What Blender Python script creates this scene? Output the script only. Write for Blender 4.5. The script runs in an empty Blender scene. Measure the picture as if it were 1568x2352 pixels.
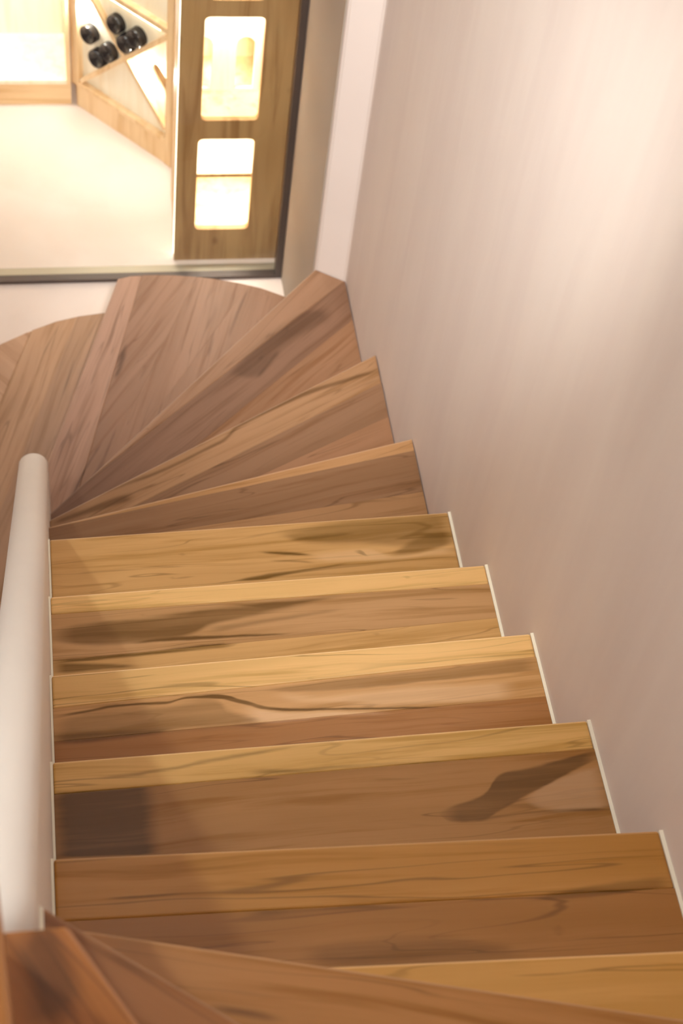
import bpy, bmesh, math, random
from mathutils import Vector, Matrix

random.seed(4)
SC = bpy.context.scene
COL = SC.collection

# ------------------------------------------------------------------ camera, world, lights, exposure
cam_d = bpy.data.cameras.new('camera')
cam_d.sensor_fit = 'VERTICAL'; cam_d.sensor_height = 36.0; cam_d.lens = 56.53
cam_d.clip_start = 0.05
cam_d.dof.use_dof = True; cam_d.dof.focus_distance = 2.95; cam_d.dof.aperture_fstop = 5.0
cam = bpy.data.objects.new('camera', cam_d); COL.objects.link(cam)
cam.matrix_world = Matrix(((0.984983, 0.047668, -0.165942, 0.05163),
                           (-0.138191, 0.79383, -0.59223, -1.12181),
                           (0.103499, 0.606268, 0.788497, 2.13875), (0, 0, 0, 1)))
SC.camera = cam
SC.view_settings.view_transform = 'Standard'; SC.view_settings.look = 'None'
SC.view_settings.gamma = 1.0; SC.view_settings.use_curve_mapping = False
SC.view_settings.exposure = 0.0
SC.cycles.use_denoising = True
SC.cycles.max_bounces = 10; SC.cycles.diffuse_bounces = 5

W = bpy.data.worlds.new('world'); SC.world = W; W.use_nodes = True
W.node_tree.nodes['Background'].inputs[0].default_value = (0.8, 0.92, 1.0, 1)
W.node_tree.nodes['Background'].inputs[1].default_value = 0.22

def lamp(name, kind, loc, energy, color, size=.1, target=None, size_y=None, spot=None, blend=.5):
    d = bpy.data.lights.new(name, kind); d.energy = energy; d.color = color
    if kind == 'AREA':
        d.size = size
        if size_y: d.shape = 'RECTANGLE'; d.size_y = size_y
    else:
        d.shadow_soft_size = size
    if spot: d.spot_size = math.radians(spot); d.spot_blend = blend
    o = bpy.data.objects.new(name, d); COL.objects.link(o); o.location = loc
    if target:
        o.rotation_euler = (Vector(target) - Vector(loc)).to_track_quat('-Z', 'Y').to_euler()
    return o

# stairwell: unseen spot added to brighten the far wall facet, soft ceiling light, a lamp left of the spine, a warm lamp on the right wall
lamp('facet_fill_spot', 'SPOT', (0.28, -0.65, 1.95), 690, (0.92, 0.94, 0.95), .10, (0.78, 2.33, -0.80), spot=34, blend=1.0)
lamp('ceiling_lamp', 'AREA', (0.1, 1.0, 2.9), 7, (0.78, 0.93, 1.02), .8, (0.2, 1.0, 0))
lamp('left_lamp', 'POINT', (-0.95, 0.25, 1.60), 44, (0.84, 0.93, 0.95), .06)
lamp('wall_lamp', 'POINT', (0.77, 0.42, 1.24), 1.5, (0.98, 0.95, 0.80), .08)
lamp('wall_downlight', 'SPOT', (0.74, 0.50, 1.10), 30, (0.96, 0.95, 0.84), .06, (0.60, 0.66, -0.45), spot=50, blend=1.0)
# wine room: bright ceiling lamps
lamp('wine_ceiling_lamp', 'AREA', (-0.10, 3.85, 0.45), 6.3, (0.84, 0.93, 1.12), .5, (-0.1, 3.5, -1.8))

# ------------------------------------------------------------------ helpers
def obj(name, bm_or_mesh, mat=None, parent=None):
    if isinstance(bm_or_mesh, bmesh.types.BMesh):
        me = bpy.data.meshes.new(name); bm_or_mesh.to_mesh(me); bm_or_mesh.free()
    else:
        me = bm_or_mesh
    o = bpy.data.objects.new(name, me); COL.objects.link(o)
    if mat: me.materials.clear(); me.materials.append(mat)
    if parent: o.parent = parent
    return o

def tag(o, label=None, cat=None, group=None, kind=None):
    if label: o['label'] = label
    if cat: o['category'] = cat
    if group: o['group'] = group
    if kind: o['kind'] = kind
    return o

def empty(name, loc=(0, 0, 0), rz=0):
    o = bpy.data.objects.new(name, None); COL.objects.link(o)
    o.location = loc; o.rotation_euler.z = rz; o.empty_display_size = .1
    return o

def add_box(bm, x0, x1, y0, y1, z0, z1, M=None):
    vs = [bm.verts.new((x, y, z)) for x in (x0, x1) for y in (y0, y1) for z in (z0, z1)]
    for f in ((0, 1, 3, 2), (4, 6, 7, 5), (0, 4, 5, 1), (2, 3, 7, 6), (0, 2, 6, 4), (1, 5, 7, 3)):
        bm.faces.new([vs[i] for i in f])
    if M:
        for v in vs: v.co = M @ v.co
    return vs

def box(*a, M=None):
    bm = bmesh.new(); add_box(bm, *a, M=M)
    bmesh.ops.recalc_face_normals(bm, faces=bm.faces); return bm

def prism(pts, z0, z1):
    bm = bmesh.new()
    lo = [bm.verts.new((x, y, z0)) for x, y in pts]; hi = [bm.verts.new((x, y, z1)) for x, y in pts]
    n = len(pts)
    bm.faces.new(lo); bm.faces.new(hi)
    for i in range(n): bm.faces.new((lo[i], lo[(i+1) % n], hi[(i+1) % n], hi[i]))
    bmesh.ops.recalc_face_normals(bm, faces=bm.faces)
    return bm

def bevel(o, w, seg=1):
    m = o.modifiers.new('bevel', 'BEVEL'); m.width = w; m.segments = seg; m.limit_method = 'ANGLE'
    m.angle_limit = math.radians(30)
    return o

def smooth(o):
    for p in o.data.polygons: p.use_smooth = True
    return o

# ------------------------------------------------------------------ materials
def srgb(r, g, b):
    f = lambda c: (c/12.92 if c <= .04045 else ((c+.055)/1.055)**2.4)
    return (f(r/255), f(g/255), f(b/255), 1)

class N:
    """small node-tree writer"""
    def __init__(s, name):
        s.m = bpy.data.materials.new(name); s.m.use_nodes = True
        s.t = s.m.node_tree; s.b = s.t.nodes['Principled BSDF']
    def new(s, t, **k):
        n = s.t.nodes.new(t)
        for a, v in k.items(): setattr(n, a, v)
        return n
    def put(s, sock, v):
        if isinstance(v, bpy.types.NodeSocket): s.t.links.new(v, sock)
        else: sock.default_value = v
    def math(s, op, a, b=0.0, c=0.0, clamp=False):
        n = s.new('ShaderNodeMath', operation=op, use_clamp=clamp)
        s.put(n.inputs[0], a); s.put(n.inputs[1], b); s.put(n.inputs[2], c)
        return n.outputs[0]
    def ss(s, x, a, b):
        n = s.new('ShaderNodeMapRange', interpolation_type='SMOOTHSTEP', clamp=True)
        s.put(n.inputs[0], x); s.put(n.inputs[1], a); s.put(n.inputs[2], b)
        return n.outputs[0]
    def lin(s, x, a, b, c=0.0, d=1.0):
        n = s.new('ShaderNodeMapRange', clamp=True)
        for i, v in enumerate((x, a, b, c, d)): s.put(n.inputs[i], v)
        return n.outputs[0]
    def xyz(s, x, y, z=0.0):
        n = s.new('ShaderNodeCombineXYZ')
        for i, v in enumerate((x, y, z)): s.put(n.inputs[i], v)
        return n.outputs[0]
    def sep(s, v):
        n = s.new('ShaderNodeSeparateXYZ'); s.put(n.inputs[0], v); return n.outputs
    def noise(s, v, scale=1.0, detail=4.0, rough=.55, dist=0.0):
        n = s.new('ShaderNodeTexNoise')
        s.put(n.inputs['Vector'], v); n.inputs['Scale'].default_value = scale
        n.inputs['Detail'].default_value = detail; n.inputs['Roughness'].default_value = rough
        n.inputs['Distortion'].default_value = dist
        return n.outputs[0]
    def mix(s, f, a, b, mode='MIX'):
        n = s.new('ShaderNodeMix', data_type='RGBA', blend_type=mode)
        s.put(n.inputs[0], f); s.put(n.inputs[6], a); s.put(n.inputs[7], b)
        return n.outputs[2]
    def uv(s, name):
        return s.new('ShaderNodeUVMap', uv_map=name).outputs[0]
    def curve(s, x, pts, x0, x1, y0, y1):
        n = s.new('ShaderNodeFloatCurve'); c = n.mapping.curves[0]
        n.mapping.extend = 'HORIZONTAL'
        q = sorted(((p[0]-x0)/(x1-x0), (p[1]-y0)/(y1-y0)) for p in pts)
        c.points[0].location = q[0]; c.points[1].location = q[-1]
        for p in q[1:-1]: c.points.new(*p)
        for p in c.points: p.handle_type = 'AUTO_CLAMPED'
        n.mapping.update()
        s.put(n.inputs[1], s.lin(x, x0, x1))
        return s.math('MULTIPLY_ADD', n.outputs[0], y1-y0, y0)
    def bump(s, h, dist=.001, strength=.3):
        n = s.new('ShaderNodeBump'); n.inputs['Strength'].default_value = strength
        n.inputs['Distance'].default_value = dist; s.put(n.inputs['Height'], h)
        s.put(s.b.inputs['Normal'], n.outputs[0])

def tread_wood(name, regions):
    """satin hardwood: board tone from the object colour, figure along the grain, dark heartwood veins"""
    k = N(name)
    inf = k.new('ShaderNodeObjectInfo')
    off = k.math('MULTIPLY', inf.outputs['Random'], 40.0)
    g = k.sep(k.uv('grain'))
    warp = k.noise(k.xyz(k.math('MULTIPLY', g[0], 1.6), k.math('MULTIPLY', g[1], 5.0), off), 1.0, 2.0)
    gy = k.math('MULTIPLY_ADD', k.math('SUBTRACT', warp, .5), .05, g[1])
    broad = k.noise(k.xyz(k.math('MULTIPLY', g[0], 1.3), k.math('MULTIPLY', gy, 16.0), off), 1.0, 3.0, .5, .4)
    streak = k.noise(k.xyz(k.math('MULTIPLY', g[0], 1.9), k.math('MULTIPLY', gy, 46.0), k.math('ADD', off, 7.0)), 1.0, 4.0, .6, .3)
    fine = k.noise(k.xyz(k.math('MULTIPLY', g[0], 9.0), k.math('MULTIPLY', gy, 420.0), off), 1.0, 2.0)
    base = inf.outputs['Color']
    hsv = lambda c, v, s_=1.0, h=.5: _hsv(k, c, v, s_, h)
    light = hsv(base, 1.14, .97)
    brown = hsv(base, .70, 1.14, .498)
    dark = hsv(base, .26, 1.30, .498)
    pale = hsv(base, 1.45, .80, .503)
    c = k.mix(k.ss(broad, .36, .64), light, base)
    c = k.mix(k.math('MULTIPLY', k.ss(streak, .48, .68), .66), c, brown)
    c = k.mix(k.math('MULTIPLY', k.ss(streak, .66, .80), .45), c, dark)
    c = k.mix(k.math('MULTIPLY', k.ss(fine, .45, .75), .10), c, brown)
    ring = k.noise(k.xyz(k.math('MULTIPLY', g[0], .9), k.math('MULTIPLY', gy, 17.0), k.math('ADD', off, 3.0)), 1.0, 2.5, .5, .5)
    ln = k.math('SUBTRACT', 1.0, k.ss(k.math('ABSOLUTE', k.math('SUBTRACT', ring, .53)), .001, .011))
    ln2 = k.math('SUBTRACT', 1.0, k.ss(k.math('ABSOLUTE', k.math('SUBTRACT', ring, .42)), .001, .008))
    gate = k.ss(warp, .38, .62)
    c = k.mix(k.math('MULTIPLY', k.math('MULTIPLY', ln, gate), .50), c, dark)
    c = k.mix(k.math('MULTIPLY', k.math('MULTIPLY', ln2, k.math('SUBTRACT', 1.0, gate)), .35), c, dark)
    t = k.sep(k.uv('tread'))
    if regions:
        wob = k.noise(k.xyz(k.math('MULTIPLY', t[0], 7.0), k.math('MULTIPLY', t[1], 30.0), .3), 1.0, 4.0)
        v = k.math('MULTIPLY_ADD', k.math('SUBTRACT', wob, .5), .012, t[1])
        v2 = k.math('MULTIPLY_ADD', k.math('SUBTRACT', streak, .5), .022, v)
        for lo, hi, fe, st in regions:
            x0 = min(lo[0][0], hi[0][0]); x1 = max(lo[-1][0], hi[-1][0])
            ys = [p[1] for p in lo+hi]; y0 = min(ys)-.001; y1 = max(ys)+.001
            a = k.curve(t[0], lo, x0, x1, y0, y1); b = k.curve(t[0], hi, x0, x1, y0, y1)
            vv = v2 if fe > .0085 else v
            m = k.math('MULTIPLY', k.ss(k.math('SUBTRACT', vv, a), -fe*.6, fe), k.ss(k.math('SUBTRACT', b, vv), -fe*.6, fe))
            e = .02 + (x1-x0)*.06
            m = k.math('MULTIPLY', m, k.math('MULTIPLY', k.ss(t[0], x0-e*.3, x0+e), k.ss(k.math('MULTIPLY', t[0], -1.0), -x1-e*.3, -x1+e)))
            m = k.math('MULTIPLY', m, k.lin(streak,   .30, .62, .68, 1.15), clamp=True)
            c = k.mix(k.math('MULTIPLY', m, min(.97, abs(st)*1.45)), c, dark if st > 0 else pale)
    c = k.mix(k.math('MULTIPLY', k.math('SUBTRACT', 1.0, k.ss(t[1], .0025, .0050)), .6), c, pale)   # light caught on the front arris, painted as a pale line
    k.put(k.b.inputs['Base Color'], c)
    k.put(k.b.inputs['Roughness'], k.math('MULTIPLY_ADD', streak, .14, .36))
    k.b.inputs['Specular IOR Level'].default_value = .42
    k.bump(fine, .0004, .25)
    return k.m

def _hsv(k, c, v, s_, h):
    n = k.new('ShaderNodeHueSaturation'); n.inputs['Value'].default_value = v
    n.inputs['Saturation'].default_value = s_; n.inputs['Hue'].default_value = h
    k.put(n.inputs['Color'], c); return n.outputs[0]

def plain_wood(name, col, dark, knots=True, rough=.5, axis='Z'):
    k = N(name)
    p = k.sep(k.new('ShaderNodeTexCoord').outputs['Object'])
    al, ac, ad = {'Z': (2, 0, 1), 'X': (0, 2, 1), 'Y': (1, 0, 2)}[axis]
    inf = k.new('ShaderNodeObjectInfo'); off = k.math('MULTIPLY', inf.outputs['Random'], 30.0)
    a = k.math('MULTIPLY', p[al], 2.0); b = k.math('MULTIPLY', p[ac], 26.0); d = k.math('MULTIPLY', p[ad], 26.0)
    n1 = k.noise(k.xyz(a, b, k.math('ADD', d, off)), 1.0, 4.0, .55, .6)
    n2 = k.noise(k.xyz(k.math('MULTIPLY', a, .8), k.math('MULTIPLY', b, .22), k.math('MULTIPLY_ADD', d, .2, off)), 1.0, 2.0)
    c = k.mix(k.ss(n1, .4, .72), srgb(*col), srgb(*dark))
    c = k.mix(k.math('MULTIPLY', k.ss(n2, .45, .7), .4), c, srgb(*dark))
    if knots:
        vo = k.new('ShaderNodeTexVoronoi'); vo.inputs['Scale'].default_value = 1.0
        k.put(vo.inputs['Vector'], k.xyz(k.math('MULTIPLY', p[al], 5.0), k.math('MULTIPLY', p[ac], 8.0), k.math('MULTIPLY_ADD', p[ad], 5.0, off)))
        c = k.mix(k.math('MULTIPLY', k.math('SUBTRACT', 1.0, k.ss(vo.outputs['Distance'], .03, .13)), .6), c, srgb(112, 70, 36))
    k.put(k.b.inputs['Base Color'], c); k.b.inputs['Roughness'].default_value = rough
    return k.m

def plaster(name, a, b, c, rough=.7):
    """trowelled plaster with soft vertical streaks"""
    k = N(name)
    p = k.sep(k.new('ShaderNodeTexCoord').outputs['Object'])
    h = k.math('ADD', p[1], k.math('MULTIPLY', p[0], .7))
    n1 = k.noise(k.xyz(k.math('MULTIPLY', h, 7.0), k.math('MULTIPLY', p[2], 1.1), 0.0), 1.0, 3.0, .5, .5)
    n2 = k.noise(k.xyz(k.math('MULTIPLY', h, 22.0), k.math('MULTIPLY', p[2], 2.0), 4.0), 1.0, 3.0, .55)
    col = k.mix(k.ss(n1, .34, .68), srgb(*a), srgb(*b))
    col = k.mix(k.math('MULTIPLY', k.ss(n2, .40, .80), .40), col, srgb(*c))
    k.put(k.b.inputs['Base Color'], col); k.b.inputs['Roughness'].default_value = rough
    k.bump(n2, .0015, .08)
    return k.m

def screed(name, a, b):
    k = N(name); p = k.new('ShaderNodeTexCoord').outputs['Object']
    n = k.noise(p, 3.2, 4.0, .5, .4)
    k.put(k.b.inputs['Base Color'], k.mix(k.ss(n, .3, .7), srgb(*a), srgb(*b))); k.b.inputs['Roughness'].default_value = .5
    return k.m

def paint(name, col, rough=.5, metal=0.0, var=.04):
    k = N(name)
    n = k.noise(k.new('ShaderNodeTexCoord').outputs['Object'], 9.0, 3.0)
    c2 = tuple(max(0, v*(1-var*2)) for v in srgb(*col)[:3])+(1,)
    k.put(k.b.inputs['Base Color'], k.mix(n, srgb(*col), c2))
    k.b.inputs['Roughness'].default_value = rough; k.b.inputs['Metallic'].default_value = metal
    return k.m

def emit(name, col, s):
    k = N(name); k.b.inputs['Base Color'].default_value = (1, 1, 1, 1)
    k.b.inputs['Emission Color'].default_value = col; k.b.inputs['Emission Strength'].default_value = s
    return k.m

def glass_mat():
    m = bpy.data.materials.new('clear_glass'); m.use_nodes = True; t = m.node_tree
    t.nodes.remove(t.nodes['Principled BSDF'])
    tr = t.nodes.new('ShaderNodeBsdfTransparent'); tr.inputs[0].default_value = (.97, .985, .975, 1)
    gl = t.nodes.new('ShaderNodeBsdfGlossy'); gl.inputs['Roughness'].default_value = .02
    fr = t.nodes.new('ShaderNodeFresnel'); fr.inputs[0].default_value = 1.45
    mx = t.nodes.new('ShaderNodeMixShader')
    ge = t.nodes.new('ShaderNodeNewGeometry'); mu = t.nodes.new('ShaderNodeMath'); mu.operation = 'MULTIPLY'
    iv = t.nodes.new('ShaderNodeMath'); iv.operation = 'SUBTRACT'; iv.inputs[0].default_value = 1.0
    t.links.new(ge.outputs['Backfacing'], iv.inputs[1]); t.links.new(fr.outputs[0], mu.inputs[0]); t.links.new(iv.outputs[0], mu.inputs[1])
    t.links.new(mu.outputs[0], mx.inputs[0]); t.links.new(tr.outputs[0], mx.inputs[1]); t.links.new(gl.outputs[0], mx.inputs[2])
    t.links.new(mx.outputs[0], t.nodes['Material Output'].inputs[0])
    return m

M_WALL = plaster('wall_plaster', (227, 211, 199), (222, 205, 194), (230, 215, 204))
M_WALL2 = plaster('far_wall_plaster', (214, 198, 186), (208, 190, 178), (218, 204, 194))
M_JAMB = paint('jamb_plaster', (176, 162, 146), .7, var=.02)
M_SPINE = paint('spine_plaster', (240, 230, 221), .55, var=.02)
M_FLOOR = screed('floor_screed', (228, 211, 199), (221, 202, 188))
M_CEIL = paint('ceiling_paint', (235, 228, 218), .8)
M_STRIP = paint('sealant', (252, 244, 224), .5, var=.01)
M_PINE = plain_wood('pale_pine', (236, 204, 160), (216, 176, 126))
M_PINE_X = plain_wood('pale_pine_rail', (236, 204, 160), (216, 176, 126), axis='X')
M_WHITE = plain_wood('glare_white_wood', (250, 240, 218), (242, 226, 196), knots=False)  # wood whitened in its colour to carry the glare of the lit bays
M_OAK = plain_wood('panel_oak', (172, 134, 88), (142, 102, 60))
M_RISER = plain_wood('riser_wood', (150, 105, 66), (115, 76, 46), knots=False, axis='X')
M_FRAME = paint('frame_metal', (92, 80, 74), .4, .5)
M_CHAN = paint('channel_metal', (176, 164, 142), .38, .35)
M_GLASS = glass_mat()
M_LED = emit('led_light', (1.0, .93, .76, 1), 5)
M_BOTTLE = paint('bottle_glass', (28, 24, 26), .12, var=.1)
M_FOIL = paint('bottle_foil', (60, 20, 24), .3, .3)

# ------------------------------------------------------------------ setting
XW = .9025; ZF = -1.8; XR = .815
def arc(c, r, a0, a1, n):
    return [(c[0]+r*math.cos(math.radians(a0+(a1-a0)*i/n)), c[1]+r*math.sin(math.radians(a0+(a1-a0)*i/n))) for i in range(n+1)]

outline = [(XW, -1.45), (XW, 2.288), (.9005, 2.2985), (.894, 2.3060), (.824, 2.3515), (.8175, 2.3585), (XR, 2.368), (XR, 4.12), (1.05, 4.12), (1.05, -1.45)]
tag(obj('wall_right', prism(outline, ZF, 3.0), M_WALL), 'tall pinkish beige plaster wall along the stair', kind='structure')
tag(obj('floor', box(-1.7, 1.05, .6, 4.2, ZF-.08, ZF), M_FLOOR), 'pale screed floor at the foot of the stair and in the wine room', kind='structure')
tag(obj('wall_back', box(-1.1, 1.05, -1.55, -1.45, ZF, 3.0), M_WALL), kind='structure')
tag(obj('wall_left', box(-1.2, -1.1, -1.55, 2.86, ZF, 3.0), M_WALL), kind='structure')
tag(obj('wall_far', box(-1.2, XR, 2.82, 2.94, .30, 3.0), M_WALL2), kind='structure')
tag(obj('ceiling', box(-1.2, 1.05, -1.55, 2.94, 3.0, 3.1), M_CEIL), kind='structure')
tag(obj('wall_wine_back', box(-1.7, XR, 4.12, 4.2, ZF, .6), M_FLOOR), kind='structure')
tag(obj('wall_wine_left', box(-1.7, -1.6, 2.94, 4.12, ZF, .6), M_FLOOR), kind='structure')
tag(obj('ceiling_wine', box(-1.7, 1.05, 2.94, 4.2, .6, .7), M_CEIL), kind='structure')

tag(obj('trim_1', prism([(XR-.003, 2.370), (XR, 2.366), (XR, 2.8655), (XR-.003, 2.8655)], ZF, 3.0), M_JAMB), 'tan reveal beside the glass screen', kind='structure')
# the plastered spine wall the stair turns around: rounded crest that falls with the stair, round far end
def spine():
    bm = bmesh.new(); r = .0375; ye = 1.5625
    top = lambda y: .245-.88*y-r
    st = [(-.513, r)] + [(-.513+(ye+.513)*i/24, r) for i in range(1, 25)]
    st += [(ye+r*math.sin(math.radians(a)), r*math.cos(math.radians(a))) for a in (12, 24, 36, 48, 60, 70, 79, 86)]
    rings = []
    for y, w in st:
        zc = top(min(y, ye)) - max(0, y-ye)*.4
        pts = [(-r+w, ZF)] + [(-r+w*math.cos(math.radians(a)), zc+w*math.sin(math.radians(a))) for a in range(0, 181, 15)] + [(-r-w, ZF)]
        rings.append([bm.verts.new((x, y, z)) for x, z in pts])
    for A, B in zip(rings, rings[1:]):
        for i in range(len(A)-1): bm.faces.new((A[i], A[i+1], B[i+1], B[i]))
    bm.faces.new(rings[0]); bm.faces.new(rings[-1])
    bmesh.ops.recalc_face_normals(bm, faces=bm.faces)
    return bm
sp = smooth(obj('wall_inner', spine(), M_SPINE))
tag(sp, 'white plastered spine wall with a rounded crest at the inner side of the stair', kind='structure')

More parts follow.
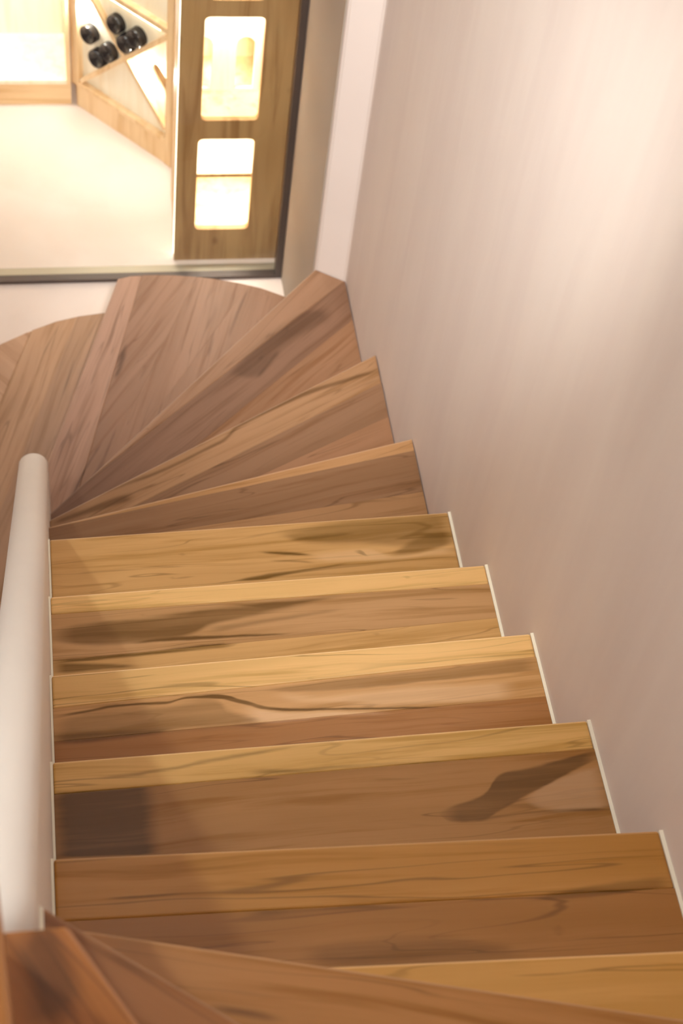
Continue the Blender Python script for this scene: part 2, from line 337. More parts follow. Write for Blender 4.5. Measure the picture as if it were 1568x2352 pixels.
# ------------------------------------------------------------------ staircase
H = .18; TH = .042
DATA = {
 5: {'nos': [[-0.024, -0.52], [0.06, -1.45]], 'seams': [], 'regions': []},
 4: {'nos': [[0.031, -0.515], [0.598, -1.45]], 'seams': [], 'regions': [[[(0.0047, 0.0103), (0.0392, 0.019), (0.0772, 0.035)], [(-0.0234, 0.0479), (0.0182, 0.0605), (0.053, 0.0736)], 0.02, 0.5]]},
 3: {'nos': [[0, -0.412], [0.9, -1.08]], 'seams': [], 'regions': []},
 2: {'nos': [[0, -0.357], [0.9, -0.587]], 'seams': [], 'regions': [[[(0.1992, 0.0637), (0.2411, 0.0622), (0.2885, 0.0669)], [(0.1996, 0.066), (0.2239, 0.0719), (0.2519, 0.0724), (0.289, 0.0711)], 0.006, 0.5]]},
 1: {'nos': [[0, -0.352], [0.9, -0.398]], 'seams': [], 'regions': []},
 0: {'nos': [[0, -0.105], [0.9, -0.14]], 'seams': [[[-0.0014, -0.1997], [0.8914, -0.2321]]], 'regions': [[[(0.6788, 0.0978), (0.7484, 0.0851), (0.9004, 0.0726)], [(0.6785, 0.0997), (0.7767, 0.0981), (0.8964, 0.0898)], 0.005, 0.35], [[(0.6848, 0.0981), (0.8085, 0.0934), (0.9002, 0.0868)], [(0.6844, 0.1006), (0.8078, 0.0966), (0.8995, 0.09)], 0.004, 0.5], [[(0.3466, 0.1491), (0.4986, 0.1428), (0.6141, 0.1616), (0.6707, 0.1788)], [(0.3443, 0.1757), (0.4635, 0.1905), (0.5802, 0.1897), (0.6705, 0.18)], 0.015, 0.28], [[(0.7107, 0.1395), (0.7172, 0.1374), (0.7225, 0.1414)], [(0.7085, 0.1517), (0.714, 0.1545), (0.7206, 0.1512)], 0.003, 0.45]]},
 -1: {'nos': [[0, 0.148], [0.9, 0.154]], 'seams': [[[0.0048, 0.09], [0.8959, 0.0998]]], 'regions': [[[(0.7551, 0.1321), (0.784, 0.1164), (0.8326, 0.1001), (0.9005, 0.0873)], [(0.7536, 0.1388), (0.7816, 0.1549), (0.8302, 0.1642), (0.894, 0.1641)], 0.008, -0.55], [[(0.0025, 0.0546), (0.1639, 0.0575)], [(-0.0018, 0.1674), (0.1549, 0.1763)], 0.004, 0.6], [[(0.6113, 0.1457), (0.6348, 0.1365), (0.6879, 0.1212), (0.7336, 0.0841), (0.7727, 0.0807), (0.9016, 0.057)], [(0.6106, 0.1497), (0.6294, 0.1647), (0.6724, 0.1668), (0.7133, 0.1506), (0.7623, 0.128), (0.8969, 0.0757)], 0.004, 0.55], [[(0.6738, 0.1603), (0.7554, 0.1592), (0.8944, 0.1628)], [(0.6722, 0.1681), (0.7547, 0.1625), (0.8928, 0.1687)], 0.004, 0.5], [[(0.0704, 0.0342), (0.1601, 0.0289), (0.2517, 0.0166), (0.357, 0.0067), (0.407, 0.0041)], [(0.0701, 0.0409), (0.1597, 0.0343), (0.2511, 0.0234), (0.3564, 0.0122), (0.4066, 0.0069)], 0.004, 0.4], [[(0.316, 0.043), (0.4941, 0.0487), (0.6443, 0.0531)], [(0.3149, 0.0531), (0.4935, 0.0521), (0.6437, 0.0566)], 0.005, 0.5]]},
 -2: {'nos': [[0, 0.421], [0.9, 0.447]], 'seams': [[[-0.0026, 0.3528], [0.9042, 0.3945]], [[-0.0038, 0.2865], [0.9104, 0.3089]]], 'regions': [[[(0.3333, 0.095), (0.4031, 0.1179), (0.4814, 0.1263), (0.6028, 0.1394)], [(0.3522, 0.1352), (0.4121, 0.1396), (0.4854, 0.1393), (0.602, 0.1435)], 0.006, -0.5], [[(0.3971, 0.0751), (0.4873, 0.0904), (0.6432, 0.0926), (0.7691, 0.0987)], [(0.3951, 0.089), (0.4841, 0.1098), (0.6982, 0.1327), (0.8369, 0.1383)], 0.01, -0.35], [[(-0.0046, 0.0835), (0.0484, 0.0782), (0.1138, 0.0722), (0.197, 0.0749), (0.2398, 0.0676), (0.2701, 0.0673), (0.3347, 0.084), (0.4043, 0.1096), (0.4828, 0.1181), (0.6972, 0.1376)], [(-0.005, 0.0902), (0.0479, 0.085), (0.1133, 0.0784), (0.1963, 0.0817), (0.2392, 0.0731), (0.2691, 0.0756), (0.3335, 0.0937), (0.4033, 0.1165), (0.4819, 0.1236), (0.6962, 0.1424)], 0.003, 0.8], [[(-0.005, 0.0902), (0.1133, 0.0784), (0.1963, 0.0817), (0.2691, 0.0756), (0.3085, 0.0993), (0.3874, 0.1425)], [(-0.0077, 0.1364), (0.1494, 0.1369), (0.3034, 0.1402), (0.387, 0.1452)], 0.012, 0.38], [[(-0.0067, 0.1197), (0.0919, 0.1238), (0.2209, 0.1311)], [(-0.0079, 0.1397), (0.0903, 0.1438), (0.2205, 0.1345)], 0.006, 0.5], [[(0.3676, 0.067), (0.5231, 0.062), (0.9029, 0.054)], [(0.3673, 0.0691), (0.4884, 0.0834), (0.6449, 0.0842), (0.8957, 0.0828)], 0.004, 0.32]]},
 -3: {'nos': [[0, 0.715], [0.9, 0.7345]], 'seams': [[[-0.0001, 0.6723], [0.9122, 0.6863]], [[-0.0033, 0.5644], [0.8953, 0.6021]]], 'regions': [[[(0.7219, 0.0119), (0.7289, 0.0125), (0.7347, 0.0153)], [(0.7209, 0.0171), (0.7274, 0.02), (0.734, 0.019)], 0.002, 0.7], [[(0.1777, 0.058), (0.1819, 0.0577), (0.1859, 0.0602)], [(0.1774, 0.0616), (0.1814, 0.0634), (0.1856, 0.0631)], 0.002, 0.8], [[(0.6351, 0.1438), (0.6413, 0.1437), (0.647, 0.1464)], [(0.6343, 0.1481), (0.6402, 0.1501), (0.6465, 0.1492)], 0.002, 0.7], [[(0.3086, 0.0997), (0.4312, 0.0893), (0.5811, 0.0774)], [(0.307, 0.1139), (0.4544, 0.0987), (0.5801, 0.0832)], 0.006, 0.3], [[(-0.0038, 0.0777), (0.067, 0.0701), (0.1859, 0.0667), (0.3378, 0.0552), (0.5856, 0.0496)], [(-0.0052, 0.1058), (0.0929, 0.1221), (0.2224, 0.1237), (0.3337, 0.0912), (0.5849, 0.054)], 0.009, 0.55], [[(0.1517, 0.1206), (0.2407, 0.1183), (0.3601, 0.1224), (0.4743, 0.1302)], [(0.1513, 0.1255), (0.2398, 0.1282), (0.3593, 0.1295), (0.4738, 0.1338)], 0.004, 0.7], [[(-0.0016, 0.1478), (0.0911, 0.1477), (0.2085, 0.145), (0.3041, 0.1399), (0.3639, 0.1413)], [(-0.0022, 0.1581), (0.0904, 0.1567), (0.2077, 0.154), (0.3265, 0.1533), (0.3633, 0.1455)], 0.004, 0.7], [[(-0.002, 0.1547), (0.0611, 0.1608), (0.159, 0.1736)], [(-0.0033, 0.1799), (0.0887, 0.1806), (0.1585, 0.1805)], 0.006, 0.6]]},
 -4: {'nos': [[0, 0.989], [0.9, 1.0105]], 'seams': [], 'regions': [[[(0.5654, 0.0862), (0.6862, 0.0856), (0.7573, 0.1069), (0.8917, 0.096)], [(0.5626, 0.1047), (0.6317, 0.1146), (0.7239, 0.119), (0.8909, 0.1149)], 0.008, -0.3], [[(0.6672, 0.0877), (0.6806, 0.0896), (0.6924, 0.1035)], [(0.6661, 0.0944), (0.6788, 0.1), (0.6919, 0.1064)], 0.003, 0.7], [[(0.5189, 0.0467), (0.5822, 0.037), (0.6761, 0.0351)], [(0.5183, 0.0512), (0.5804, 0.049), (0.6749, 0.0427)], 0.005, 0.4], [[(0.2799, 0.0618), (0.2872, 0.0617), (0.2929, 0.0644)], [(0.2795, 0.0662), (0.2865, 0.0683), (0.2926, 0.0674)], 0.002, 0.7], [[(0.253, 0.1225), (0.2589, 0.1223), (0.2646, 0.125)], [(0.2525, 0.1269), (0.2583, 0.1288), (0.2643, 0.1279)], 0.002, 0.7], [[(0.4975, 0.0236), (0.6503, 0.002), (0.9054, 0.0001)], [(0.4965, 0.0311), (0.5785, 0.061), (0.7011, 0.0717), (0.7924, 0.0873), (0.8996, 0.089)], 0.014, 0.45], [[(0.7463, 0.0984), (0.8293, 0.0599), (0.895, 0.0501)], [(0.7443, 0.1096), (0.8201, 0.1064), (0.8933, 0.0885)], 0.01, 0.45], [[(0.3846, 0.1439), (0.4458, 0.1349), (0.5069, 0.1308), (0.6496, 0.1184)], [(0.3842, 0.1468), (0.4439, 0.1493), (0.4806, 0.1453), (0.5365, 0.1357), (0.649, 0.1221)], 0.005, 0.75], [[(0.4542, 0.0712), (0.4905, 0.0744), (0.5445, 0.0821), (0.5742, 0.0893)], [(0.4537, 0.0756), (0.5013, 0.0843), (0.5434, 0.0895), (0.5737, 0.0922)], 0.005, 0.7], [[(0.4751, 0.0969), (0.5233, 0.1012), (0.5712, 0.1084)], [(0.4745, 0.1013), (0.5227, 0.1056), (0.5704, 0.1136)], 0.005, 0.6]]},
 -5: {'nos': [[0, 1.157], [0.9, 1.378]], 'seams': [[[0.0072, 1.1557], [0.8964, 1.3403]], [[0.3282, 1.1359], [0.8873, 1.2089]]], 'regions': []},
 -6: {'nos': [[0, 1.315], [0.9, 1.833]], 'seams': [[[0.2862, 1.3875], [0.8962, 1.7264]], [[0.6191, 1.4672], [0.9041, 1.6091]]], 'regions': [[[(0.105, -0.0028), (0.4972, 0.0202), (0.5895, -0.0054), (1.014, 0.041)], [(0.1021, 0.0019), (0.4896, 0.031), (0.5837, 0.0106), (1.005, 0.0523)], 0.006, 0.5], [[(0.0038, 0.004), (0.2156, 0.0333)], [(-0.006, 0.02), (0.1973, 0.0611)], 0.01, 0.5]]},
 -7: {'nos': [[0, 1.471], [0.816, 2.354]], 'seams': [[[0.2436, 1.7063], [0.8967, 2.2992]], [[0.4022, 1.6855], [0.914, 2.1531]]], 'regions': [[[(0.7277, 0.0502), (0.8653, 0.0461), (0.9868, 0.0636), (1.0911, 0.116)], [(0.6884, 0.0799), (0.7648, 0.1269), (0.8589, 0.1168), (1.0418, 0.1507)], 0.02, 0.35], [[(0.74, 0.1193), (0.8613, 0.1084)], [(0.7321, 0.1317), (0.853, 0.121)], 0.008, 0.45]]},
 -8: {'nos': [[-0.0675, 1.6005], [0.231, 2.516]], 'seams': [[[0.1046, 1.7836], [0.3068, 2.5248]], [[0.1451, 1.7623], [0.4791, 2.5191]], [[0.266, 1.8914], [0.6288, 2.4659]]], 'regions': [[[(0.5557, 0.0934), (0.6858, 0.0925), (0.7099, 0.0946)], [(0.5516, 0.1056), (0.621, 0.1095), (0.6963, 0.1021)], 0.01, 0.5], [[(0.8063, 0.3813), (0.8956, 0.3845), (1.0309, 0.3958)], [(0.8051, 0.3884), (0.8903, 0.3943), (1.0333, 0.4041)], 0.008, 0.5], [[(0.049, 0.0893), (0.1611, 0.1002), (0.3156, 0.1244)], [(0.0514, 0.0985), (0.1635, 0.1095), (0.3172, 0.1307)], 0.005, 0.45], [[(0.1335, 0.1245), (0.2859, 0.1459), (0.3759, 0.1488)], [(0.1351, 0.1306), (0.2885, 0.1553), (0.3776, 0.1552)], 0.005, 0.35]]},
 -9: {'nos': [[-0.079, 1.2], [-0.6, 1.85]], 'seams': [[[-0.0894, 1.9455], [0.0991, 2.5229]], [[-0.1435, 2.1701], [-0.0428, 2.4713]]], 'regions': []}}
SPINE_END = [(0, 1.5625), (-.0105, 1.590), (-.0375, 1.6015)]
def back(n, d=.018):
    """the higher tread's nosing line moved back under it by d: (inner point, outer point)"""
    (a, b) = DATA[n]['nos']; A = Vector(a); B = Vector(b); t = (B-A).normalized()
    v = Vector((t.y, -t.x))*d
    return A+v, B+v

def xat(A, B, x):
    t = (x-A.x)/(B.x-A.x); return (x, A.y+(B.y-A.y)*t)

def outline_of(n):
    L, R = DATA[n]['nos']
    if n == 5:
        return [L, R, (-.75, -1.45), (-.75, -.9), (-.12, -.52)]
    if n == 4:
        a, b = back(5); return [L, R, (b.x, -1.45), (a.x, -.515)]
    if n == 3:
        a, b = back(4); return [L, R, (.9, -1.45), (b.x, -1.45), (a.x, -.525), (0, -.515)]
    if n == -8:
        a, b = back(-7)
        return [L, R, (.272, 2.528), (.340, 2.529), (.407, 2.525), (.475, 2.516), (.542, 2.503), (.610, 2.483), (.675, 2.459), (.737, 2.424), (.806, 2.380), (b.x, b.y), xat(a, b, 0)] + SPINE_END
    if n == -9:
        a, b = back(-8)
        return [L, R, (-.56, 1.95), (-.50, 2.05), (-.42, 2.16), (-.33, 2.26), (-.24, 2.345), (-.14, 2.423), (-.059, 2.47), (.037, 2.514), (.11, 2.534), (.183, 2.545), (.245, 2.548), (b.x, b.y), (-.055, 1.604), (-.0725, 1.585), (-.079, 1.5625)]
    a, b = back(n+1)
    if n == -7:
        return [L, R, (.899, 2.300), xat(a, b, .9015), xat(a, b, 0)]
    xi, xo = (.0045, .8960) if -4 <= n <= 2 else (0, .9)
    A, B = Vector(L), Vector(R)
    return [xat(A, B, xi), xat(A, B, xo), xat(a, b, xo), xat(a, b, xi)]

def clip(poly, A, B, side):
    out = []; nrm = Vector((-(B[1]-A[1]), B[0]-A[0]))
    f = lambda p: (nrm.x*(p[0]-A[0]) + nrm.y*(p[1]-A[1]))*side
    for i in range(len(poly)):
        p, q = poly[i], poly[(i+1) % len(poly)]; fp, fq = f(p), f(q)
        if fp >= 0: out.append(tuple(p))
        if (fp > 0 and fq < 0) or (fp < 0 and fq > 0):
            t = fp/(fp-fq); out.append((p[0]+(q[0]-p[0])*t, p[1]+(q[1]-p[1])*t))
    return out

def area(p): return abs(sum(p[i][0]*p[(i+1) % len(p)][1]-p[(i+1) % len(p)][0]*p[i][1] for i in range(len(p))))/2

def set_uv(me, name, O, d):
    uvl = me.uv_layers.new(name=name); v = (d[1], -d[0])
    for p in me.polygons:
        side = abs(p.normal.z) < .5
        for li in p.loop_indices:
            c = me.vertices[me.loops[li].vertex_index].co
            q = (c.x-O[0], c.y-O[1]); w = q[0]*v[0]+q[1]*v[1]
            uvl.data[li].uv = (q[0]*d[0]+q[1]*d[1], w+(c.z*.9 if side else 0) if name == 'grain' else w)

TONES = {
 5: [(164, 104, 42)], 4: [(162, 98, 36)], 3: [(142, 88, 38)], 2: [(164, 110, 52)], 1: [(200, 146, 72)],
 0: [(176, 122, 52), (156, 104, 46)], -1: [(208, 162, 92), (160, 112, 58)],
 -2: [(222, 177, 112), (196, 148, 94), (164, 110, 58)], -3: [(222, 177, 112), (184, 140, 92), (202, 156, 96)],
 -4: [(202, 156, 96)], -5: [(174, 128, 82), (136, 98, 66), (160, 117, 76)],
 -6: [(160, 119, 82), (136, 99, 70), (150, 107, 74)], -7: [(152, 113, 84), (126, 90, 66), (146, 104, 72)],
 -8: [(168, 128, 102), (156, 116, 88), (166, 124, 84), (146, 107, 80)],
 -9: [(186, 144, 108), (180, 138, 100), (172, 132, 98)]}

stair = empty('staircase', (0, 0, ZF))
tag(stair, 'winding staircase with glued walnut and golden hardwood treads turning round a white spine wall', 'staircase')
def spart(name, bm, mat, parent=None):
    o = obj(name, bm, mat); o.parent = parent or stair
    if parent is None: o.matrix_parent_inverse = stair.matrix_basis.inverted()
    return o

for n in range(5, -10, -1):
    D = DATA[n]; L, R = Vector(D['nos'][0]), Vector(D['nos'][1]); d = (R-L).normalized()
    z = n*H; poly = outline_of(n)
    pieces = [poly]
    for A, B in D['seams']:
        nxt = []
        for p in pieces:
            for s in (1, -1):
                q = clip(p, A, B, s)
                if len(q) > 2 and area(q) > 2e-4: nxt.append(q)
        pieces = nxt
    v = Vector((d.y, -d.x))
    key = lambda p: sum((Vector(q)-L).dot(v) for q in p)/len(p)
    pieces.sort(key=key)
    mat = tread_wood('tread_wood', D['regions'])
    first = None
    for i, p in enumerate(pieces):
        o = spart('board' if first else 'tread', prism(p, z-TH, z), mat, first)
        ed = d
        if i and i-1 < len(D['seams']):
            A, B = [Vector(q) for q in sorted(D['seams'], key=lambda s: ((Vector(s[0])+Vector(s[1]))/2-L).dot(v))[i-1]]
            e = (B-A).normalized(); ed = e if e.dot(d) > 0 else -e
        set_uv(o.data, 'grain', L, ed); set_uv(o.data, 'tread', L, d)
        t = TONES[n][min(i, len(TONES[n])-1)]
        o.color = srgb(*t)
        bevel(o, .0042 if i == 0 else .0005, 3 if i == 0 else 1)
        if first is None: first = o
    # riser under the nosing, standing on the tread below
    lo = z-H if n > -9 else ZF
    a, b = back(n, .018); a2, b2 = back(n, .034)
    if n >= -7 and n != 5:
        if -6 <= n <= 3: q = [xat(a, b, .001), xat(a, b, .9), xat(a2, b2, .9), xat(a2, b2, .001)]
        elif n == -7: q = [xat(a, b, .001), (b.x, b.y), (b2.x, b2.y), xat(a2, b2, .001)]
        else: q = [(a.x, a.y), (b.x, -1.449), (b2.x, -1.449), (a2.x, a2.y)]
        spart('riser', prism(q, lo, z-TH), M_RISER)
    elif n == 5:
        spart('riser', prism([(a.x, a.y), (b.x, -1.449), (b2.x, -1.449), (a2.x, a2.y)], lo, z-TH), M_RISER)
    else:
        P = [Vector(p) for p in poly]; C = sum(P, Vector((0, 0)))/len(P); out = []
        q = P[:{-8: 12, -9: 14}[n]]
        ctr = Vector((.35, 1.7)) if n == -8 else Vector((-.05, 1.9))
        ins = [p+(ctr-p).normalized()*.025 for p in q]; ins2 = [p+(ctr-p).normalized()*.045 for p in q]
        spart('riser', prism([tuple(p) for p in ins]+[tuple(p) for p in reversed(ins2)], lo, z-TH), M_RISER)
    # bright sealant strips between tread and plaster
    if -4 <= n <= 2:
        A, B = L, R; a, b = back(n+1)
        for x0, x1 in ((0.0003, .0043), (.8962, .9022)):
            q = [xat(A, B, x0), xat(A, B, x1), xat(a, b, x1), xat(a, b, x0)]
            spart('sealant_strip', prism(q, z-.03, z+.0012), M_STRIP)['label'] = 'white sealant strip'
    if n == 3:
        spart('sealant_strip', prism([(.0, -.414), (.0043, -.417), (.0043, -.512), (.0, -.512)], z+.0002, z+.0022), M_STRIP)['label'] = 'white sealant strip'

# ------------------------------------------------------------------ glazed partition
gp = empty('glass_partition', (-.1, 2.88, ZF))
tag(gp, 'floor standing clear glass screen in thin dark metal frame at foot of stair', 'glass screen')
def gpart(name, bm, mat):
    o = obj(name, bm, mat); o.parent = gp; o.matrix_parent_inverse = Matrix.Translation(gp.location).inverted(); return o
gpart('bottom_rail', box(-1.1, .790, 2.866, 2.896, ZF, ZF+.014), M_FRAME)
gpart('stile', box(.790, .8148, 2.866, 2.896, ZF, .285), M_FRAME)
gpart('top_rail', box(-1.1, .8148, 2.866, 2.896, .285, .2995), M_FRAME)
gpart('glass_pane', box(-1.1, .7898, 2.879, 2.885, ZF+.014, .285), M_GLASS)
o = gpart('floor_channel', box(-1.1, .80, 2.898, 2.935, ZF, ZF+.010), M_CHAN); o['label'] = 'polished metal floor channel'; bevel(o, .002)

# ------------------------------------------------------------------ wine room furniture
def outline2d(name, outer, holes, thick, mat, parent, M):
    """a board with rounded cut-outs: outer and holes are 2D point lists, extruded by thick"""
    cu = bpy.data.curves.new(name, 'CURVE'); cu.dimensions = '2D'; cu.fill_mode = 'BOTH'; cu.extrude = thick/2
    cu.bevel_depth = 0
    for pts in [outer]+holes:
        s = cu.splines.new('POLY'); s.points.add(len(pts)-1); s.use_cyclic_u = True
        for p, q in zip(s.points, pts): p.co = (q[0], q[1], 0, 1)
    tmp = bpy.data.objects.new(name, cu); COL.objects.link(tmp)
    dg = bpy.context.evaluated_depsgraph_get(); dg.update()
    me = bpy.data.meshes.new_from_object(tmp.evaluated_get(dg))
    bpy.data.objects.remove(tmp)
    me.transform(M); me.name = name
    o = obj(name, me, mat); 
    if parent: o.parent = parent; o.matrix_parent_inverse = parent.matrix_basis.inverted()
    return o

def rrect(x0, x1, y0, y1, r):
    return (arc((x1-r, y1-r), r, 0, 90, 5)+arc((x0+r, y1-r), r, 90, 180, 5)+arc((x0+r, y0+r), r, 180, 270, 5)+arc((x1-r, y0+r), r, 270, 360, 5))

def wpart(root, name, bm, mat, label=None):
    o = obj(name, bm, mat); o.parent = root; o.matrix_parent_inverse = root.matrix_basis.inverted()
    if label: o['label'] = label
    return o

XZ = Matrix(((1, 0, 0, 0), (0, 0, 1, 0), (0, 1, 0, 0), (0, 0, 0, 1)))      # (a, b, c) -> (a, c, b)

# A: lit alcove shelf along the back wall
A_ = empty('alcove_shelf', (-.6, 3.81, ZF))
tag(A_, 'lit pine alcove shelf with plain plinth along the back wall of the wine room', 'shelf')
YB = 4.09
wpart(A_, 'plinth', box(-1.55, .129, 3.812, 3.834, ZF, -1.705), M_PINE_X)
wpart(A_, 'base_board', box(-1.55, .114, 3.808, YB, -1.705, -1.688), M_WHITE)
wpart(A_, 'back_panel', box(-1.55, .114, YB, YB+.015, -1.705, -.2), M_WHITE)
wpart(A_, 'side_panel', box(.114, .129, 3.808, YB, -1.705, -.2), M_PINE)
wpart(A_, 'shelf', box(-1.55, .114, 3.815, YB, -1.02, -1.002), M_PINE_X)
wpart(A_, 'led_strip', box(-1.5, .10, 3.83, 3.842, -1.030, -1.0205), M_LED, 'glowing warm white light strip')
lamp('alcove_lamp', 'AREA', (-.5, 3.85, -1.06), 8, (.92, .96, 1.02), 1.2, (-.5, 4.09, -1.30), .04)

# B: corner wine rack with crossed dividers
P0 = Vector((.144, 3.807)); U = Vector((.6735, -.7392)); V = Vector((.7392, .6735))
MB = Matrix(((U.x, V.x, 0, P0.x), (U.y, V.y, 0, P0.y), (0, 0, 1, 0), (0, 0, 0, 1)))
B_ = empty('wine_rack', (P0.x, P0.y, ZF))
tag(B_, 'pale pine corner wine rack with crossed diagonal dividers holding dark bottles', 'wine rack')
DB = .16; DP = .022
bpart = lambda name, *a, mat=M_PINE, label=None: wpart(B_, name, box(*a, M=MB), mat, label)
bpart('plinth', .004, .492, .004, .022, ZF, -1.703)
bpart('base_board', .020, .455, .0, DB, -1.703, -1.686)
bpart('post', -.016, .020, .0, DB, -1.703, -.45)
bpart('post', .455, .490, .0, DB, ZF, -.45)
bpart('top_board', .020, .455, .0, DB, -1.236, -1.216)
bpart('top_board', .020, .455, .0, DB, -.78, -.762)
def diagonal(s0, z0, s1, z1, t=.018, d0=.0, d1=.0215):
    a = Vector((s0, 0, z0)); b = Vector((s1, 0, z1)); e = (b-a).normalized(); nn = Vector((-e.z, 0, e.x))*t/2
    bm = bmesh.new()
    f = [bm.verts.new(MB @ Vector((p.x, d0, p.z))) for p in (a+nn, b+nn, b-nn, a-nn)]
    k = [bm.verts.new(MB @ Vector((p.x, d1, p.z))) for p in (a+nn, b+nn, b-nn, a-nn)]
    bm.faces.new(f); bm.faces.new(k)
    for i in range(4): bm.faces.new((f[i], f[(i+1) % 4], k[(i+1) % 4], k[i]))
    bmesh.ops.recalc_face_normals(bm, faces=bm.faces); return bm
CX, CZ = .255, -1.449
wpart(B_, 'divider', diagonal(.027, -1.677, .450, -1.254), M_PINE)
wpart(B_, 'divider', diagonal(.058, -1.252, .2485, -1.4425), M_PINE)
wpart(B_, 'divider', diagonal(.2615, -1.4555, .452, -1.646), M_PINE)
lp = lambda s, dd, z: tuple(MB @ Vector((s, dd, z)))
bpart('led_strip', .05, .42, (.006), .016, -1.2445, -1.2365, mat=M_LED, label='glowing warm white light strip')
lamp('rack_left_lamp', 'POINT', lp(.045, .010, -1.36), 2.2, (1, .97, .90), .01)
lamp('rack_right_lamp', 'POINT', lp(.36, .006, -1.47), 2.2, (1, .97, .90), .01)
lamp('rack_top_lamp', 'AREA', lp(.24, .1, -.80), 9, (1, .97, .88), .3, lp(.24, .1, -1.2))

# bottles lying on the dividers, base towards the room
def bottle_bm():
    bm = bmesh.new(); r = .0355
    prof = [(0, .020), (.006, .019), (.009, .010), (.020, .008), (.027, .001), (.031, 0), (.0345, .003), (r, .010), (r, .175), (.032, .192), (.022, .205), (.015, .215), (.0145, .262), (.0158, .264), (.0158, .272), (.013, .274), (0, .274)]
    k = 28; rings = []
    for q, y in prof:
        if q == 0: rings.append([bm.verts.new((0, y, 0))]); continue
        rings.append([bm.verts.new((q*math.cos(2*math.pi*i/k), y, q*math.sin(2*math.pi*i/k))) for i in range(k)])
    for A, B in zip(rings, rings[1:]):
        for i in range(k):
            a = A[i % len(A)], A[(i+1) % len(A)]; b = B[i % len(B)], B[(i+1) % len(B)]
            fs = list(dict.fromkeys((a[0], a[1], b[1], b[0])))
            if len(fs) > 2: bm.faces.new(fs)
    bmesh.ops.recalc_face_normals(bm, faces=bm.faces); return bm
def foil_bm():
    bm = bmesh.new(); k = 20
    A = [bm.verts.new((.0164*math.cos(2*math.pi*i/k), .215, .0164*math.sin(2*math.pi*i/k))) for i in range(k)]
    B = [bm.verts.new((.0172*math.cos(2*math.pi*i/k), .276, .0172*math.sin(2*math.pi*i/k))) for i in range(k)]
    for i in range(k): bm.faces.new((A[i], A[(i+1) % k], B[(i+1) % k], B[i]))
    bm.faces.new(B); return bm
bot = empty('wine_bottle')
b_body = smooth(obj('body', bottle_bm(), M_BOTTLE, bot)); b_foil = obj('foil_cap', foil_bm(), M_FOIL, bot)
ROT = Matrix(((U.x, V.x, 0), (U.y, V.y, 0), (0, 0, 1))).to_4x4()
def put_bottle(i, s, z, dd, label):
    if i == 0: r = bot
    else:
        r = bot.copy(); COL.objects.link(r)
        for c in (b_body, b_foil):
            q = c.copy(); q.parent = r; COL.objects.link(q)
    r.matrix_basis = Matrix.Translation(MB @ Vector((s, dd, z))) @ ROT
    tag(r, label, 'bottle', 'dark wine bottles in the rack')
E2 = Vector((.70711, .70711)); F2 = Vector((-.70711, .70711)); C0 = Vector((CX, CZ))
rr = .0355+.0092
def at(e, f): q = C0+E2*e+F2*f; return q.x, q.y
# left bin: rests on the rising divider (f axis up-left), e negative = down-left
spots = [
 (*at(-.155, rr), -.010, 'bottle at the lower corner of the left bin, beside the post'),
 (*at(-.080, rr), -.004, 'bottle lying on the divider in the left bin, next to the crossing'),
 (.0745, -1.446, -.010, 'topmost bottle of the left bin, leaning on the post'),
 (*at(rr, rr), -.010, 'bottle at the bottom of the upper bin, in the angle of the cross'),
 (*at(rr, rr+.0725), -.006, 'upper left bottle of the upper bin, lying on the falling divider'),
 (*at(rr+.0725, rr), -.012, 'right hand bottle of the upper bin, lying on the rising divider'),
]
for i, s in enumerate(spots): put_bottle(i, *s)

# holding board behind the crossed dividers: round holes carry the bottles, a rounded slot on the right
slot = [(.452, -1.542), (.452, -1.467), (.407, -1.420)]+arc((.388, -1.438), .026, 44, 224, 10)[1:-1]+[(.369, -1.456)]
rounds = [arc((s[0], s[1]), .0362, 0, 360, 26)[:-1] for s in spots]
MBZ = MB @ Matrix.Translation((0, DP+.008, 0)) @ XZ
outline2d('holding_board', [(.0205, -1.6855), (.4545, -1.6855), (.4545, -.45), (.0205, -.45)], [slot]+rounds, .012, M_WHITE, B_, MBZ)
bpart('slot_lining', .30, .45, DP+.045, DP+.055, -1.66, -1.36, label='wood behind the slot')

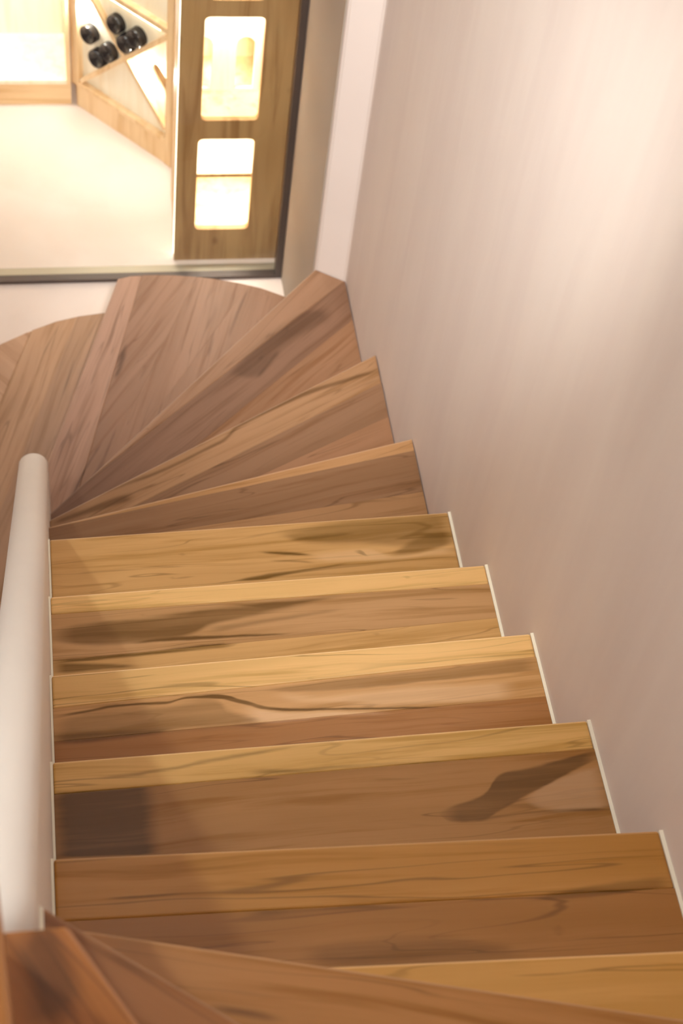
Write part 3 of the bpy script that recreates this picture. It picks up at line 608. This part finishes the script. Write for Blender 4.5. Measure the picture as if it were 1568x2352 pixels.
# C: shelving along the right wall, its end board with rounded openings faces the stair
C_ = empty('end_cabinet', (.63, 2.98, ZF))
tag(C_, 'brown wooden cabinet end board with rounded lit openings behind the glass', 'cabinet')
ZT = .15
holes = [rrect(.520, .704, -1.192, -.803, .017), rrect(.515, .698, -1.658, -1.268, .017), rrect(.532, .700, -.745, -.36, .017), rrect(.53, .70, -.28, .08, .017)]
outline2d('end_board', [(.447, ZF), (.8145, ZF), (.8145, ZT), (.447, ZT)], holes, .020, M_OAK, C_, Matrix.Translation((0, 2.975, 0)) @ XZ)
cp = lambda name, *a, mat=M_PINE, label=None: wpart(C_, name, box(*a), mat, label)
Y0, Y1 = 2.986, 3.30
cp('shelf', .470, .8145, Y0, Y1, -1.215, -1.197)
cp('shelf', .470, .8145, Y0, Y1, -1.685, -1.665)
cp('shelf', .470, .8145, Y0, Y1, -.772, -.752)
cp('shelf', .470, .8145, Y0, Y1, ZT-.02, ZT)
cp('shelf', .470, .8145, Y0+.010, Y1, -1.447, -1.438, mat=M_WHITE, label='thin shelf across the lower opening')
cp('shelf_edge', .470, .8145, Y0+.003, Y0+.0098, -1.448, -1.437, mat=M_OAK)
cp('side_panel', .462, .470, Y0, Y1, ZF, ZT)
cp('back_panel', .470, .8145, Y1, Y1+.012, -1.20, ZT)
cp('back_panel', .470, .8145, Y1, Y1+.012, ZF, -1.2005, mat=M_WHITE)
inner = [arc((.536, -1.020), .030, 0, 180, 8)+[(.506, -1.190), (.566, -1.190)], arc((.672, -1.020), .030, 0, 180, 8)+[(.642, -1.190), (.702, -1.190)]]
outline2d('inner_panel', [(.471, -1.1965), (.8140, -1.1965), (.8140, -.773), (.471, -.773)], inner, .014, M_WHITE, C_, Matrix.Translation((0, 3.13, 0)) @ XZ)
cp('led_strip', .447, .4615, 2.988, 3.00, ZF+.01, ZT-.03, mat=M_LED, label='glowing upright light strip')
lamp('cab_top_lamp', 'AREA', (.64, 3.05, -.79), 3, (1, .97, .88), .28, (.64, 3.12, -1.2), .05)
lamp('cab_back_lamp', 'POINT', (.604, 3.21, -1.15), .8, (1, .95, .82), .02)
lamp('cab_mid_lamp', 'AREA', (.64, 3.05, -1.235), 2.4, (1, .97, .88), .28, (.64, 3.10, -1.5), .05)
lamp('cab_low_lamp', 'AREA', (.64, 3.05, -1.465), 2.4, (1, .97, .88), .28, (.64, 3.10, -1.7), .05)
lamp('cab_high_lamp', 'AREA', (.64, 3.03, -.35), 3, (1, .97, .88), .28, (.64, 3.06, -.7), .05)
